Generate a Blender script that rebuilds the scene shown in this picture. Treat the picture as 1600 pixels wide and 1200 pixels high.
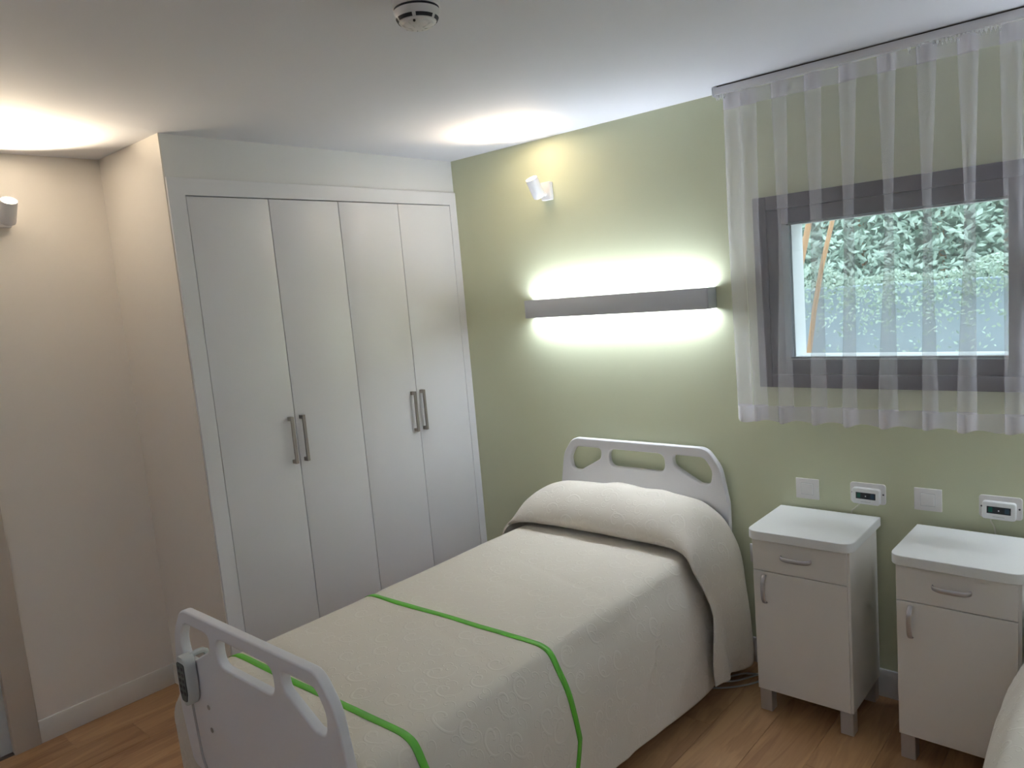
import bpy, bmesh, math, random
from mathutils import Vector, Matrix, noise

# ------------------------------------------------------------------ clear
for o in list(bpy.data.objects):
    bpy.data.objects.remove(o, do_unlink=True)
scene = bpy.context.scene
COL = scene.collection
R = math.radians
random.seed(7)

# ------------------------------------------------------------------ camera
# world: green wall = plane y 0, wardrobe front = plane x 0, floor z 0, metres
YAW, PITCH, ROLL, FPX = R(41.609), R(-7.169), R(-4.935), 1170.0
CAM = Vector((3.0363, -3.0657, 1.7653))
fwd = Vector((-math.sin(YAW) * math.cos(PITCH), math.cos(YAW) * math.cos(PITCH), math.sin(PITCH)))
right = Vector((math.cos(YAW), math.sin(YAW), 0))
up = right.cross(fwd)
r2 = right * math.cos(ROLL) + up * math.sin(ROLL)
u2 = -right * math.sin(ROLL) + up * math.cos(ROLL)
cd = bpy.data.cameras.new('camera')
cd.sensor_width = 36.0
cd.lens = 36.0 * FPX / 1600.0
cd.clip_start = 0.02
cam = bpy.data.objects.new('camera', cd)
COL.objects.link(cam)
m = Matrix((r2, u2, -fwd)).transposed().to_4x4()
m.translation = CAM
cam.matrix_world = m
scene.camera = cam

# ------------------------------------------------------------------ world and exposure
world = bpy.data.worlds.new('overcast_sky')
scene.world = world
world.use_nodes = True
bg = world.node_tree.nodes['Background']
bg.inputs['Color'].default_value = (0.80, 0.90, 1.0, 1)
bg.inputs['Strength'].default_value = 4.2

scene.view_settings.view_transform = 'Standard'
scene.view_settings.look = 'None'
scene.view_settings.gamma = 1.0
scene.view_settings.use_curve_mapping = False
scene.view_settings.exposure = 0.0

BAR_POWER = 48.0        # emission of the strip lights over the beds
SPOT_POWER = 32.0       # watts of each warm wall spot in view
REAR_FILL_POWER = 96.0       # watts of each added fill spot behind and beside the camera

# ------------------------------------------------------------------ materials
def new_mat(name):
    mt = bpy.data.materials.new(name)
    mt.use_nodes = True
    nt = mt.node_tree
    return mt, nt, nt.nodes['Principled BSDF']

def N(nt, typ, **kw):
    n = nt.nodes.new(typ)
    for k, v in kw.items():
        if isinstance(k, str) and hasattr(n, k):
            setattr(n, k, v)
        else:
            n.inputs[k].default_value = v
    return n

def plain(name, col, rough=0.5, metal=0.0, bump=0.0, scale=200.0, var=0.0, spec=0.5, vscale=3.0):
    mt, nt, b = new_mat(name)
    b.inputs['Base Color'].default_value = (*col, 1)
    b.inputs['Roughness'].default_value = rough
    b.inputs['Metallic'].default_value = metal
    b.inputs['Specular IOR Level'].default_value = spec
    tc = N(nt, 'ShaderNodeTexCoord')
    nz = N(nt, 'ShaderNodeTexNoise')
    nz.inputs['Scale'].default_value = scale
    nz.inputs['Detail'].default_value = 4
    nt.links.new(tc.outputs['Object'], nz.inputs['Vector'])
    if bump:
        bp = N(nt, 'ShaderNodeBump')
        bp.inputs['Strength'].default_value = bump
        bp.inputs['Distance'].default_value = 0.002
        nt.links.new(nz.outputs['Fac'], bp.inputs['Height'])
        nt.links.new(bp.outputs['Normal'], b.inputs['Normal'])
    n2 = N(nt, 'ShaderNodeTexNoise')
    n2.inputs['Scale'].default_value = vscale
    nt.links.new(tc.outputs['Object'], n2.inputs['Vector'])
    mx = N(nt, 'ShaderNodeMix', data_type='RGBA')
    v = max(var, 0.01)
    mx.inputs[6].default_value = (*[c * (1 - v) for c in col], 1)
    mx.inputs[7].default_value = (*[min(1, c * (1 + v)) for c in col], 1)
    nt.links.new(n2.outputs['Fac'], mx.inputs[0])
    nt.links.new(mx.outputs[2], b.inputs['Base Color'])
    return mt

def emissive(name, col, strength):
    mt, nt, b = new_mat(name)
    b.inputs['Base Color'].default_value = (*col, 1)
    b.inputs['Emission Color'].default_value = (*col, 1)
    b.inputs['Emission Strength'].default_value = strength
    return mt

M = {}
M['green_paint'] = plain('green_paint', (0.63, 0.655, 0.455), 0.6, bump=0.15, scale=260, var=0.02)
M['white_paint'] = plain('white_paint', (0.80, 0.80, 0.79), 0.6, bump=0.12, scale=260)
M['ceiling_paint'] = plain('ceiling_paint', (0.765, 0.775, 0.825), 0.75, bump=0.12, scale=240)
M['cream_paint'] = plain('cream_paint', (0.85, 0.80, 0.73), 0.6, bump=0.12, scale=260)
M['white_lacquer'] = plain('white_lacquer', (0.81, 0.81, 0.83), 0.32, bump=0.03, scale=120)
M['skirting'] = plain('skirting', (0.80, 0.77, 0.71), 0.45)
M['door_trim'] = plain('door_trim', (0.60, 0.53, 0.45), 0.5)
M['door_leaf'] = plain('door_leaf', (0.78, 0.82, 0.84), 0.4)
M['dark_gap'] = plain('dark_gap', (0.10, 0.085, 0.075), 0.8)
M['handle_steel'] = plain('handle_steel', (0.33, 0.30, 0.28), 0.38, metal=0.7)
M['satin_steel'] = plain('satin_steel', (0.56, 0.54, 0.55), 0.35, metal=0.9)
M['leg_steel'] = plain('leg_steel', (0.55, 0.53, 0.52), 0.42, metal=0.55)
M['bar_grey'] = plain('bar_grey', (0.62, 0.64, 0.67), 0.5, metal=0.0)
M['bar_cap'] = plain('bar_cap', (0.58, 0.60, 0.63), 0.5, metal=0.0)
M['lamp_white'] = plain('lamp_white', (0.80, 0.80, 0.82), 0.4)
M['bed_plastic'] = plain('bed_plastic', (0.80, 0.80, 0.82), 0.35, bump=0.05, scale=500)
M['bed_steel'] = plain('bed_steel', (0.62, 0.62, 0.62), 0.45, metal=0.2)
M['rubber'] = plain('rubber', (0.05, 0.05, 0.05), 0.7)
M['mattress'] = plain('mattress', (0.75, 0.75, 0.72), 0.8)
M['ribbon_green'] = plain('ribbon_green', (0.10, 0.42, 0.03), 0.42, bump=0.2, scale=900)
M['cabinet_white'] = plain('cabinet_white', (0.78, 0.75, 0.69), 0.45, bump=0.06, scale=300)
M['cabinet_top'] = plain('cabinet_top', (0.82, 0.83, 0.80), 0.5, bump=0.08, scale=500, var=0.05, vscale=400)
M['switch_white'] = plain('switch_white', (0.80, 0.78, 0.75), 0.35)
M['device_white'] = plain('device_white', (0.88, 0.89, 0.88), 0.3)
M['print_grey'] = plain('print_grey', (0.40, 0.42, 0.42), 0.5)
M['cord_white'] = plain('cord_white', (0.75, 0.73, 0.62), 0.5)
M['cord_grey'] = plain('cord_grey', (0.42, 0.42, 0.42), 0.5)
M['screw'] = plain('screw', (0.42, 0.40, 0.40), 0.35, metal=0.8)
M['screen_dark'] = plain('screen_dark', (0.012, 0.016, 0.020), 0.2)
M['icon_green'] = plain('icon_green', (0.0, 0.085, 0.055), 0.25)
M['icon_blue'] = plain('icon_blue', (0.02, 0.045, 0.075), 0.25)
M['icon_white'] = plain('icon_white', (0.6, 0.62, 0.64), 0.3)
M['remote_grey'] = plain('remote_grey', (0.56, 0.59, 0.57), 0.45)
M['remote_dark'] = plain('remote_dark', (0.055, 0.065, 0.062), 0.4)
M['smoke_white'] = plain('smoke_white', (0.80, 0.79, 0.77), 0.35)
M['smoke_dark'] = plain('smoke_dark', (0.02, 0.02, 0.025), 0.6)
M['window_grey'] = plain('window_grey', (0.060, 0.050, 0.062), 0.45)
M['window_seal'] = plain('window_seal', (0.45, 0.46, 0.48), 0.4)
M['render_white'] = plain('render_white', (0.86, 0.88, 0.88), 0.8, bump=0.3, scale=80)
M['garden_wall'] = plain('garden_wall', (0.45, 0.53, 0.64), 0.8, bump=0.3, scale=40, var=0.05)
M['soil'] = plain('soil', (0.30, 0.28, 0.22), 0.9, bump=0.5, scale=20, var=0.2)
M['trunk'] = plain('trunk', (0.62, 0.36, 0.20), 0.8, bump=0.5, scale=40, var=0.15, vscale=12)
M['strip_light'] = emissive('strip_light', (0.82, 0.89, 1.0), BAR_POWER)
M['spot_glow'] = emissive('spot_glow', (1.0, 0.86, 0.62), 14.0)

def hazed_leaf_mat():
    mt, nt, b = new_mat('leaf')
    oi = N(nt, 'ShaderNodeTexCoord')
    nz = N(nt, 'ShaderNodeTexNoise')
    nz.inputs['Scale'].default_value = 5.0
    nt.links.new(oi.outputs['Object'], nz.inputs['Vector'])
    cr = N(nt, 'ShaderNodeValToRGB')
    cr.color_ramp.elements[0].position = 0.3
    cr.color_ramp.elements[0].color = (0.44, 0.57, 0.47, 1)  # leaf tones paled so the colour carries the curtain and glass haze
    cr.color_ramp.elements[1].position = 0.75
    cr.color_ramp.elements[1].color = (0.58, 0.72, 0.62, 1)
    nt.links.new(nz.outputs['Fac'], cr.inputs['Fac'])
    nt.links.new(cr.outputs['Color'], b.inputs['Base Color'])
    b.inputs['Roughness'].default_value = 0.5
    b.inputs['Transmission Weight'].default_value = 0.0
    return mt
M['leaf'] = hazed_leaf_mat()

def wood_mat():
    mt, nt, b = new_mat('oak_laminate')
    tc = N(nt, 'ShaderNodeTexCoord')
    oi = N(nt, 'ShaderNodeObjectInfo')
    sc = N(nt, 'ShaderNodeVectorMath', operation='SCALE')
    cmb = N(nt, 'ShaderNodeCombineXYZ')
    for k in ('X', 'Y'):
        nt.links.new(oi.outputs['Random'], cmb.inputs[k])
    nt.links.new(cmb.outputs[0], sc.inputs[0])
    sc.inputs['Scale'].default_value = 37.0
    ad = N(nt, 'ShaderNodeVectorMath', operation='ADD')
    nt.links.new(tc.outputs['Object'], ad.inputs[0])
    nt.links.new(sc.outputs[0], ad.inputs[1])
    mp = N(nt, 'ShaderNodeMapping')
    mp.inputs['Scale'].default_value = (9.0, 1.1, 1.0)
    nt.links.new(ad.outputs[0], mp.inputs['Vector'])
    n1 = N(nt, 'ShaderNodeTexNoise')
    n1.inputs['Scale'].default_value = 1.3
    n1.inputs['Detail'].default_value = 3
    n1.inputs['Distortion'].default_value = 1.2
    nt.links.new(mp.outputs[0], n1.inputs['Vector'])
    wv = N(nt, 'ShaderNodeMath', operation='MULTIPLY')
    wv.inputs[1].default_value = 42.0
    nt.links.new(n1.outputs['Fac'], wv.inputs[0])
    sn = N(nt, 'ShaderNodeMath', operation='SINE')
    nt.links.new(wv.outputs[0], sn.inputs[0])
    mp2 = N(nt, 'ShaderNodeMapping')
    mp2.inputs['Scale'].default_value = (160.0, 6.0, 1.0)
    nt.links.new(ad.outputs[0], mp2.inputs['Vector'])
    n2 = N(nt, 'ShaderNodeTexNoise')
    n2.inputs['Scale'].default_value = 1.0
    n2.inputs['Detail'].default_value = 3
    nt.links.new(mp2.outputs[0], n2.inputs['Vector'])
    a1 = N(nt, 'ShaderNodeMath', operation='MULTIPLY_ADD')
    a1.inputs[1].default_value = 0.055
    nt.links.new(sn.outputs[0], a1.inputs[0])
    nt.links.new(n1.outputs['Fac'], a1.inputs[2])
    a2 = N(nt, 'ShaderNodeMath', operation='MULTIPLY_ADD')
    a2.inputs[1].default_value = 0.22
    nt.links.new(n2.outputs['Fac'], a2.inputs[0])
    nt.links.new(a1.outputs[0], a2.inputs[2])
    a3 = N(nt, 'ShaderNodeMath', operation='MULTIPLY_ADD')
    a3.inputs[1].default_value = 0.26
    nt.links.new(oi.outputs['Random'], a3.inputs[0])
    nt.links.new(a2.outputs[0], a3.inputs[2])
    cr = N(nt, 'ShaderNodeValToRGB')
    cr.color_ramp.elements[0].position = 0.42
    cr.color_ramp.elements[0].color = (0.235, 0.110, 0.048, 1)
    cr.color_ramp.elements[1].position = 1.0
    cr.color_ramp.elements[1].color = (0.46, 0.27, 0.125, 1)
    nt.links.new(a3.outputs[0], cr.inputs['Fac'])
    nt.links.new(cr.outputs['Color'], b.inputs['Base Color'])
    b.inputs['Roughness'].default_value = 0.42
    bp = N(nt, 'ShaderNodeBump')
    bp.inputs['Strength'].default_value = 0.08
    bp.inputs['Distance'].default_value = 0.001
    nt.links.new(a2.outputs[0], bp.inputs['Height'])
    nt.links.new(bp.outputs['Normal'], b.inputs['Normal'])
    return mt
M['wood'] = wood_mat()

def cloth_mat():
    """cream jacquard: scrolls woven as raised thin spirals, on the cloth's own UV in metres"""
    mt, nt, b = new_mat('cream_jacquard')
    uv = N(nt, 'ShaderNodeUVMap')
    nz = N(nt, 'ShaderNodeTexNoise')
    nz.inputs['Scale'].default_value = 5.0
    nt.links.new(uv.outputs[0], nz.inputs['Vector'])
    dis = N(nt, 'ShaderNodeVectorMath', operation='MULTIPLY_ADD')
    dis.inputs[1].default_value = (0.05, 0.05, 0)
    nt.links.new(nz.outputs['Color'], dis.inputs[0])
    nt.links.new(uv.outputs[0], dis.inputs[2])

    def spiral(scale, turns, off):
        mp = N(nt, 'ShaderNodeMapping')
        mp.inputs['Location'].default_value = (off, off * 1.7, 0)
        mp.inputs['Scale'].default_value = (scale, scale, 1)
        nt.links.new(dis.outputs[0], mp.inputs['Vector'])
        vo = N(nt, 'ShaderNodeTexVoronoi', voronoi_dimensions='2D')
        vo.inputs['Scale'].default_value = 1.0
        vo.inputs['Randomness'].default_value = 0.8
        nt.links.new(mp.outputs[0], vo.inputs['Vector'])
        df = N(nt, 'ShaderNodeVectorMath', operation='SUBTRACT')
        nt.links.new(mp.outputs[0], df.inputs[0])
        nt.links.new(vo.outputs['Position'], df.inputs[1])
        sp = N(nt, 'ShaderNodeSeparateXYZ')
        nt.links.new(df.outputs[0], sp.inputs[0])
        at = N(nt, 'ShaderNodeMath', operation='ARCTAN2')
        nt.links.new(sp.outputs['Y'], at.inputs[0])
        nt.links.new(sp.outputs['X'], at.inputs[1])
        rr = N(nt, 'ShaderNodeMath', operation='MULTIPLY_ADD')
        rr.inputs[1].default_value = turns
        nt.links.new(vo.outputs['Distance'], rr.inputs[0])
        nt.links.new(at.outputs[0], rr.inputs[2])
        cs = N(nt, 'ShaderNodeMath', operation='COSINE')
        nt.links.new(rr.outputs[0], cs.inputs[0])
        ln = N(nt, 'ShaderNodeMapRange', interpolation_type='SMOOTHSTEP')
        ln.inputs['From Min'].default_value = 0.72
        ln.inputs['From Max'].default_value = 1.0
        nt.links.new(cs.outputs[0], ln.inputs['Value'])
        fade = N(nt, 'ShaderNodeMapRange')
        fade.inputs['From Min'].default_value = 0.44
        fade.inputs['From Max'].default_value = 0.36
        nt.links.new(vo.outputs['Distance'], fade.inputs['Value'])
        ml = N(nt, 'ShaderNodeMath', operation='MULTIPLY')
        nt.links.new(ln.outputs[0], ml.inputs[0])
        nt.links.new(fade.outputs[0], ml.inputs[1])
        return ml
    s1 = spiral(8.5, 16.0, 0.0)
    s2 = spiral(19.0, -14.0, 3.3)
    mxm = N(nt, 'ShaderNodeMath', operation='MAXIMUM')
    nt.links.new(s1.outputs[0], mxm.inputs[0])
    nt.links.new(s2.outputs[0], mxm.inputs[1])
    fine = N(nt, 'ShaderNodeTexNoise')
    fine.inputs['Scale'].default_value = 420.0
    fine.inputs['Detail'].default_value = 2
    nt.links.new(uv.outputs[0], fine.inputs['Vector'])
    hh = N(nt, 'ShaderNodeMath', operation='MULTIPLY_ADD')
    hh.inputs[1].default_value = 0.35
    nt.links.new(fine.outputs['Fac'], hh.inputs[0])
    nt.links.new(mxm.outputs[0], hh.inputs[2])
    bp = N(nt, 'ShaderNodeBump')
    bp.inputs['Strength'].default_value = 0.42
    bp.inputs['Distance'].default_value = 0.0022
    nt.links.new(hh.outputs[0], bp.inputs['Height'])
    nt.links.new(bp.outputs['Normal'], b.inputs['Normal'])
    mx = N(nt, 'ShaderNodeMix', data_type='RGBA')
    mx.inputs[6].default_value = (0.71, 0.66, 0.575, 1)
    mx.inputs[7].default_value = (0.745, 0.70, 0.615, 1)
    nt.links.new(mxm.outputs[0], mx.inputs[0])
    nt.links.new(mx.outputs[2], b.inputs['Base Color'])
    b.inputs['Roughness'].default_value = 0.75
    b.inputs['Sheen Weight'].default_value = 0.15
    b.inputs['Specular IOR Level'].default_value = 0.25
    return mt
M['jacquard'] = cloth_mat()

def voile_mat(name, opac, col):
    mt = bpy.data.materials.new(name)
    mt.use_nodes = True
    nt = mt.node_tree
    nt.nodes.remove(nt.nodes['Principled BSDF'])
    out = nt.nodes['Material Output']
    tr = N(nt, 'ShaderNodeBsdfTransparent')
    df = N(nt, 'ShaderNodeBsdfDiffuse')
    tl = N(nt, 'ShaderNodeBsdfTranslucent')
    df.inputs['Color'].default_value = (*col, 1)
    tl.inputs['Color'].default_value = (*col, 1)
    m1 = N(nt, 'ShaderNodeMixShader')
    m1.inputs[0].default_value = 0.30
    nt.links.new(df.outputs[0], m1.inputs[1])
    nt.links.new(tl.outputs[0], m1.inputs[2])
    tc = N(nt, 'ShaderNodeTexCoord')
    nz = N(nt, 'ShaderNodeTexNoise')
    nz.inputs['Scale'].default_value = 300.0
    nt.links.new(tc.outputs['Object'], nz.inputs['Vector'])
    mr = N(nt, 'ShaderNodeMapRange')
    mr.inputs['To Min'].default_value = opac - 0.012
    mr.inputs['To Max'].default_value = opac + 0.012
    nt.links.new(nz.outputs['Fac'], mr.inputs['Value'])
    m2 = N(nt, 'ShaderNodeMixShader')
    nt.links.new(mr.outputs[0], m2.inputs[0])
    nt.links.new(tr.outputs[0], m2.inputs[1])
    nt.links.new(m1.outputs[0], m2.inputs[2])
    nt.links.new(m2.outputs[0], out.inputs['Surface'])
    return mt
M['voile'] = voile_mat('voile', 0.232, (0.97, 0.95, 0.985))
M['voile_hem'] = voile_mat('voile_hem', 0.45, (0.95, 0.93, 0.97))

def glass_mat():
    mt = bpy.data.materials.new('clear_glass')
    mt.use_nodes = True
    nt = mt.node_tree
    nt.nodes.remove(nt.nodes['Principled BSDF'])
    out = nt.nodes['Material Output']
    tr = N(nt, 'ShaderNodeBsdfTransparent')
    tr.inputs['Color'].default_value = (0.93, 0.97, 0.97, 1)
    gl = N(nt, 'ShaderNodeBsdfGlossy')
    gl.inputs['Roughness'].default_value = 0.02
    lw = N(nt, 'ShaderNodeFresnel')
    lw.inputs['IOR'].default_value = 1.45
    mx = N(nt, 'ShaderNodeMixShader')
    nt.links.new(lw.outputs[0], mx.inputs[0])
    nt.links.new(tr.outputs[0], mx.inputs[1])
    nt.links.new(gl.outputs[0], mx.inputs[2])
    nt.links.new(mx.outputs[0], out.inputs['Surface'])
    return mt
M['glass'] = glass_mat()

# ------------------------------------------------------------------ helpers
def tag(o, label, cat, group=None, kind=None):
    o['label'] = label
    o['category'] = cat
    if group:
        o['group'] = group
    if kind:
        o['kind'] = kind
    return o

def empty(name, loc=(0, 0, 0), rz=0.0):
    o = bpy.data.objects.new(name, None)
    o.empty_display_size = 0.05
    COL.objects.link(o)
    o.location = loc
    o.rotation_euler = (0, 0, rz)
    return o

def finish(name, bm, mat, parent=None, smooth=True, angle=35):
    bmesh.ops.recalc_face_normals(bm, faces=bm.faces)
    me = bpy.data.meshes.new(name)
    bm.to_mesh(me)
    bm.free()
    if mat is not None:
        me.materials.append(M[mat] if isinstance(mat, str) else mat)
    if smooth:
        for p in me.polygons:
            p.use_smooth = True
        me.set_sharp_from_angle(angle=R(angle))
    o = bpy.data.objects.new(name, me)
    COL.objects.link(o)
    if parent is not None:
        o.parent = parent
    return o

def add_box(bm, x0, x1, y0, y1, z0, z1, bev=0.0, seg=2):
    r = bmesh.ops.create_cube(bm, size=1.0)
    vs = r['verts']
    for v in vs:
        v.co = Vector(((x0 + x1) / 2 + v.co.x * (x1 - x0), (y0 + y1) / 2 + v.co.y * (y1 - y0), (z0 + z1) / 2 + v.co.z * (z1 - z0)))
    if bev > 0:
        es = set()
        for v in vs:
            es.update(v.link_edges)
        bmesh.ops.bevel(bm, geom=list(es), offset=bev, segments=seg, profile=0.5, affect='EDGES')
    return vs

def box(name, mat, parent, x0, x1, y0, y1, z0, z1, bev=0.0, seg=2):
    bm = bmesh.new()
    add_box(bm, x0, x1, y0, y1, z0, z1, bev, seg)
    return finish(name, bm, mat, parent)

def lathe(bm, prof, n=40, a0=0.0, a1=2 * math.pi, mat4=None):
    full = abs(a1 - a0 - 2 * math.pi) < 1e-6
    rings = []
    cnt = n if full else n + 1
    for r_, z_ in prof:
        ring = []
        for i in range(cnt):
            a = a0 + (a1 - a0) * i / n
            p = Vector((r_ * math.cos(a), r_ * math.sin(a), z_))
            if mat4:
                p = mat4 @ p
            ring.append(bm.verts.new(p))
        rings.append(ring)
    for a, b_ in zip(rings, rings[1:]):
        for i in range(n if full else n):
            j = (i + 1) % cnt if full else i + 1
            bm.faces.new((a[i], a[j], b_[j], b_[i]))
    return rings

def cap(bm, ring):
    bm.faces.new(ring)

def tube(bm, pts, rad, n=10, caps=True, flat=None):
    """round (or flattened) tube along a polyline"""
    pts = [Vector(p) for p in pts]
    rings = []
    ref = Vector((0, 0, 1))
    prevn = None
    for i, p in enumerate(pts):
        t = (pts[min(i + 1, len(pts) - 1)] - pts[max(i - 1, 0)]).normalized()
        if prevn is None:
            nrm = t.cross(ref)
            if nrm.length < 1e-3:
                nrm = t.cross(Vector((1, 0, 0)))
            nrm.normalize()
        else:
            nrm = (prevn - t * prevn.dot(t)).normalized()
        prevn = nrm
        bn = t.cross(nrm)
        rr = rad[i] if isinstance(rad, (list, tuple)) else rad
        fa = flat if flat else 1.0
        rings.append([bm.verts.new(p + nrm * rr * math.cos(2 * math.pi * k / n) + bn * rr * fa * math.sin(2 * math.pi * k / n)) for k in range(n)])
    for a, b_ in zip(rings, rings[1:]):
        for k in range(n):
            bm.faces.new((a[k], a[(k + 1) % n], b_[(k + 1) % n], b_[k]))
    if caps:
        bm.faces.new(rings[0])
        bm.faces.new(list(reversed(rings[-1])))

def catmull(P, n):
    """smooth resampling of a list of tuples"""
    out = []
    L = len(P)
    for i in range(L - 1):
        p0 = P[max(i - 1, 0)]; p1 = P[i]; p2 = P[i + 1]; p3 = P[min(i + 2, L - 1)]
        for k in range(n):
            t = k / n
            out.append(tuple(0.5 * (2 * b + (c - a) * t + (2 * a - 5 * b + 4 * c - d) * t * t + (3 * b - a - 3 * c + d) * t ** 3)
                             for a, b, c, d in zip(p0, p1, p2, p3)))
    out.append(tuple(P[-1]))
    return out

def grid_obj(name, rows, mat, parent, thick=0.0):
    """rows of equal length of points -> surface with UVs in metres"""
    bm = bmesh.new()
    uvl = bm.loops.layers.uv.new('UVMap')
    V = [[bm.verts.new(p) for p in r_] for r_ in rows]
    nr, nc = len(rows), len(rows[0])
    mid = nr // 2
    us = [0.0]
    for j in range(1, nc):
        us.append(us[-1] + (Vector(rows[mid][j]) - Vector(rows[mid][j - 1])).length)
    vs = [0.0]
    cmid = nc // 2
    for i in range(1, nr):
        vs.append(vs[-1] + max(1e-4, (Vector(rows[i][cmid]) - Vector(rows[i - 1][cmid])).length))
    for i in range(nr - 1):
        for j in range(nc - 1):
            f = bm.faces.new((V[i][j], V[i][j + 1], V[i + 1][j + 1], V[i + 1][j]))
            for lp, (a, b_) in zip(f.loops, ((i, j), (i, j + 1), (i + 1, j + 1), (i + 1, j))):
                lp[uvl].uv = (us[b_], vs[a])
    bmesh.ops.recalc_face_normals(bm, faces=bm.faces)
    me = bpy.data.meshes.new(name)
    bm.to_mesh(me)
    bm.free()
    me.materials.append(M[mat])
    for p in me.polygons:
        p.use_smooth = True
    o = bpy.data.objects.new(name, me)
    COL.objects.link(o)
    o.parent = parent
    if thick:
        md = o.modifiers.new('cloth_thickness', 'SOLIDIFY')
        md.thickness = thick
        md.offset = 0.0
    return o

def rounded(pts, rads, n=7):
    """closed polygon with rounded corners"""
    out = []
    L = len(pts)
    for i in range(L):
        p = Vector(pts[i]); a = Vector(pts[i - 1]); b_ = Vector(pts[(i + 1) % L])
        d1 = (a - p).normalized(); d2 = (b_ - p).normalized()
        ang = d1.angle(d2)
        r_ = rads[i] if isinstance(rads, (list, tuple)) else rads
        if r_ <= 1e-5:
            out.append(tuple(p)); continue
        t = min(r_ / math.tan(ang / 2), 0.49 * (a - p).length, 0.49 * (b_ - p).length)
        s = p + d1 * t; e = p + d2 * t
        for k in range(n + 1):
            u = k / n
            q = s * (1 - u) ** 2 + p * 2 * u * (1 - u) + e * u * u
            out.append(tuple(q))
    return out

def panel_mesh(loops, thick, bev):
    """flat plate from 2D loops (first is the outline, the rest are holes), round edges; lies in XY, centred on z"""
    cu = bpy.data.curves.new('tmp_panel', 'CURVE')
    cu.dimensions = '2D'
    cu.fill_mode = 'BOTH'
    cu.extrude = thick / 2 - bev
    cu.bevel_depth = bev
    cu.bevel_resolution = 3
    cu.offset = -bev
    for lp in loops:
        s = cu.splines.new('POLY')
        s.points.add(len(lp) - 1)
        for p, q in zip(s.points, lp):
            p.co = (q[0], q[1], 0, 1)
        s.use_cyclic_u = True
    ob = bpy.data.objects.new('tmp_panel', cu)
    COL.objects.link(ob)
    dg = bpy.context.evaluated_depsgraph_get()
    me = bpy.data.meshes.new_from_object(ob.evaluated_get(dg))
    bpy.data.objects.remove(ob, do_unlink=True)
    bpy.data.curves.remove(cu)
    return me

def panel(name, mat, parent, loops, thick, bev, mat4):
    me = panel_mesh(loops, thick, bev)
    me.name = name
    me.transform(mat4)
    me.materials.clear()
    me.materials.append(M[mat])
    for p in me.polygons:
        p.use_smooth = True
    me.set_sharp_from_angle(angle=R(40))
    o = bpy.data.objects.new(name, me)
    COL.objects.link(o)
    o.parent = parent
    return o

XZ = Matrix(((1, 0, 0, 0), (0, 0, -1, 0), (0, 1, 0, 0), (0, 0, 0, 1)))   # plate in XY -> stands in XZ, facing -y

def copy_tree(o, parent=None):
    c = o.copy()
    COL.objects.link(c)
    c.parent = parent
    for ch in list(o.children):
        copy_tree(ch, c)
    return c

# ------------------------------------------------------------------ the room
H = 2.5
XL, XR, YB = -0.6015, 4.70, -4.30
YC = -1.631                      # end of the wardrobe block
TW = 0.22

fl = box('floor', 'soil', None, XL - 0.2, XR + 0.2, YB - 0.2, 0.2, -0.12, -0.012)
fl.data.materials[0] = M['dark_gap']
tag(fl, 'warm brown oak-look plank floor of the bedroom', 'floor', kind='structure')
PW, PL = 0.192, 1.285
pm = None
row = 0
x = XL
while x < XR:
    x1 = min(x + PW, XR)
    y = YB - random.random() * PL
    while y < 0:
        a, b_ = max(y, YB), min(y + PL, 0.0)
        if b_ - a > 0.02:
            fullp = (b_ - a > PL - 1e-4) and (x1 - x > PW - 1e-4)
            if fullp and pm is not None:
                o = bpy.data.objects.new('plank', pm)
                COL.objects.link(o)
            else:
                bm = bmesh.new()
                hx, hy = (x1 - x) / 2 - 0.0004, (b_ - a) / 2 - 0.0004
                add_box(bm, -hx, hx, -hy, hy, -0.012, 0.0, 0.0011, 1)
                o = finish('plank', bm, 'wood')
                if fullp:
                    pm = o.data
            o.parent = fl
            o.location = ((x + x1) / 2, (a + b_) / 2, 0.0)
        y += PL
    x += PW

o = box('ceiling', 'ceiling_paint', None, XL - 0.2, XR + 0.2, YB - 0.2, TW, H, H + 0.15)
tag(o, 'plain white painted bedroom ceiling', 'ceiling', kind='structure')

# window geometry on the green wall
WX0, WX1, WZ0, WZ1 = 1.73, 2.736, 1.265, 2.050     # outer edge of the dark frame
GX0, GX1, GZ0, GZ1 = 1.846, 2.620, 1.381, 1.935   # visible glass
bm = bmesh.new()
HX0, HX1, HZ0, HZ1 = WX0 + 0.02, WX1 - 0.02, WZ0 + 0.02, WZ1 - 0.02
add_box(bm, -0.02, HX0, 0, TW, -0.012, H)
add_box(bm, HX1, XR + 0.2, 0, TW, -0.012, H)
add_box(bm, HX0, HX1, 0, TW, -0.012, HZ0)
add_box(bm, HX0, HX1, 0, TW, HZ1, H)
o = finish('wall_head', bm, 'green_paint')
tag(o, 'pale green painted wall behind the bed heads', 'wall', kind='structure')

bm = bmesh.new()
add_box(bm, -0.60, 0.0, YC + 0.006, TW, 2.318, H)
add_box(bm, -0.60, -0.58, YC + 0.006, TW, -0.012, 2.318)
o = finish('wall_wardrobe', bm, 'white_paint')
tag(o, 'white wall strip above the built-in wardrobe', 'wall', kind='structure')
o = box('wall_return', 'cream_paint', None, XL, 0.0, YC, YC + 0.006, -0.012, H)
tag(o, 'narrow cream wall at the side of the wardrobe', 'wall', kind='structure')

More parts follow.
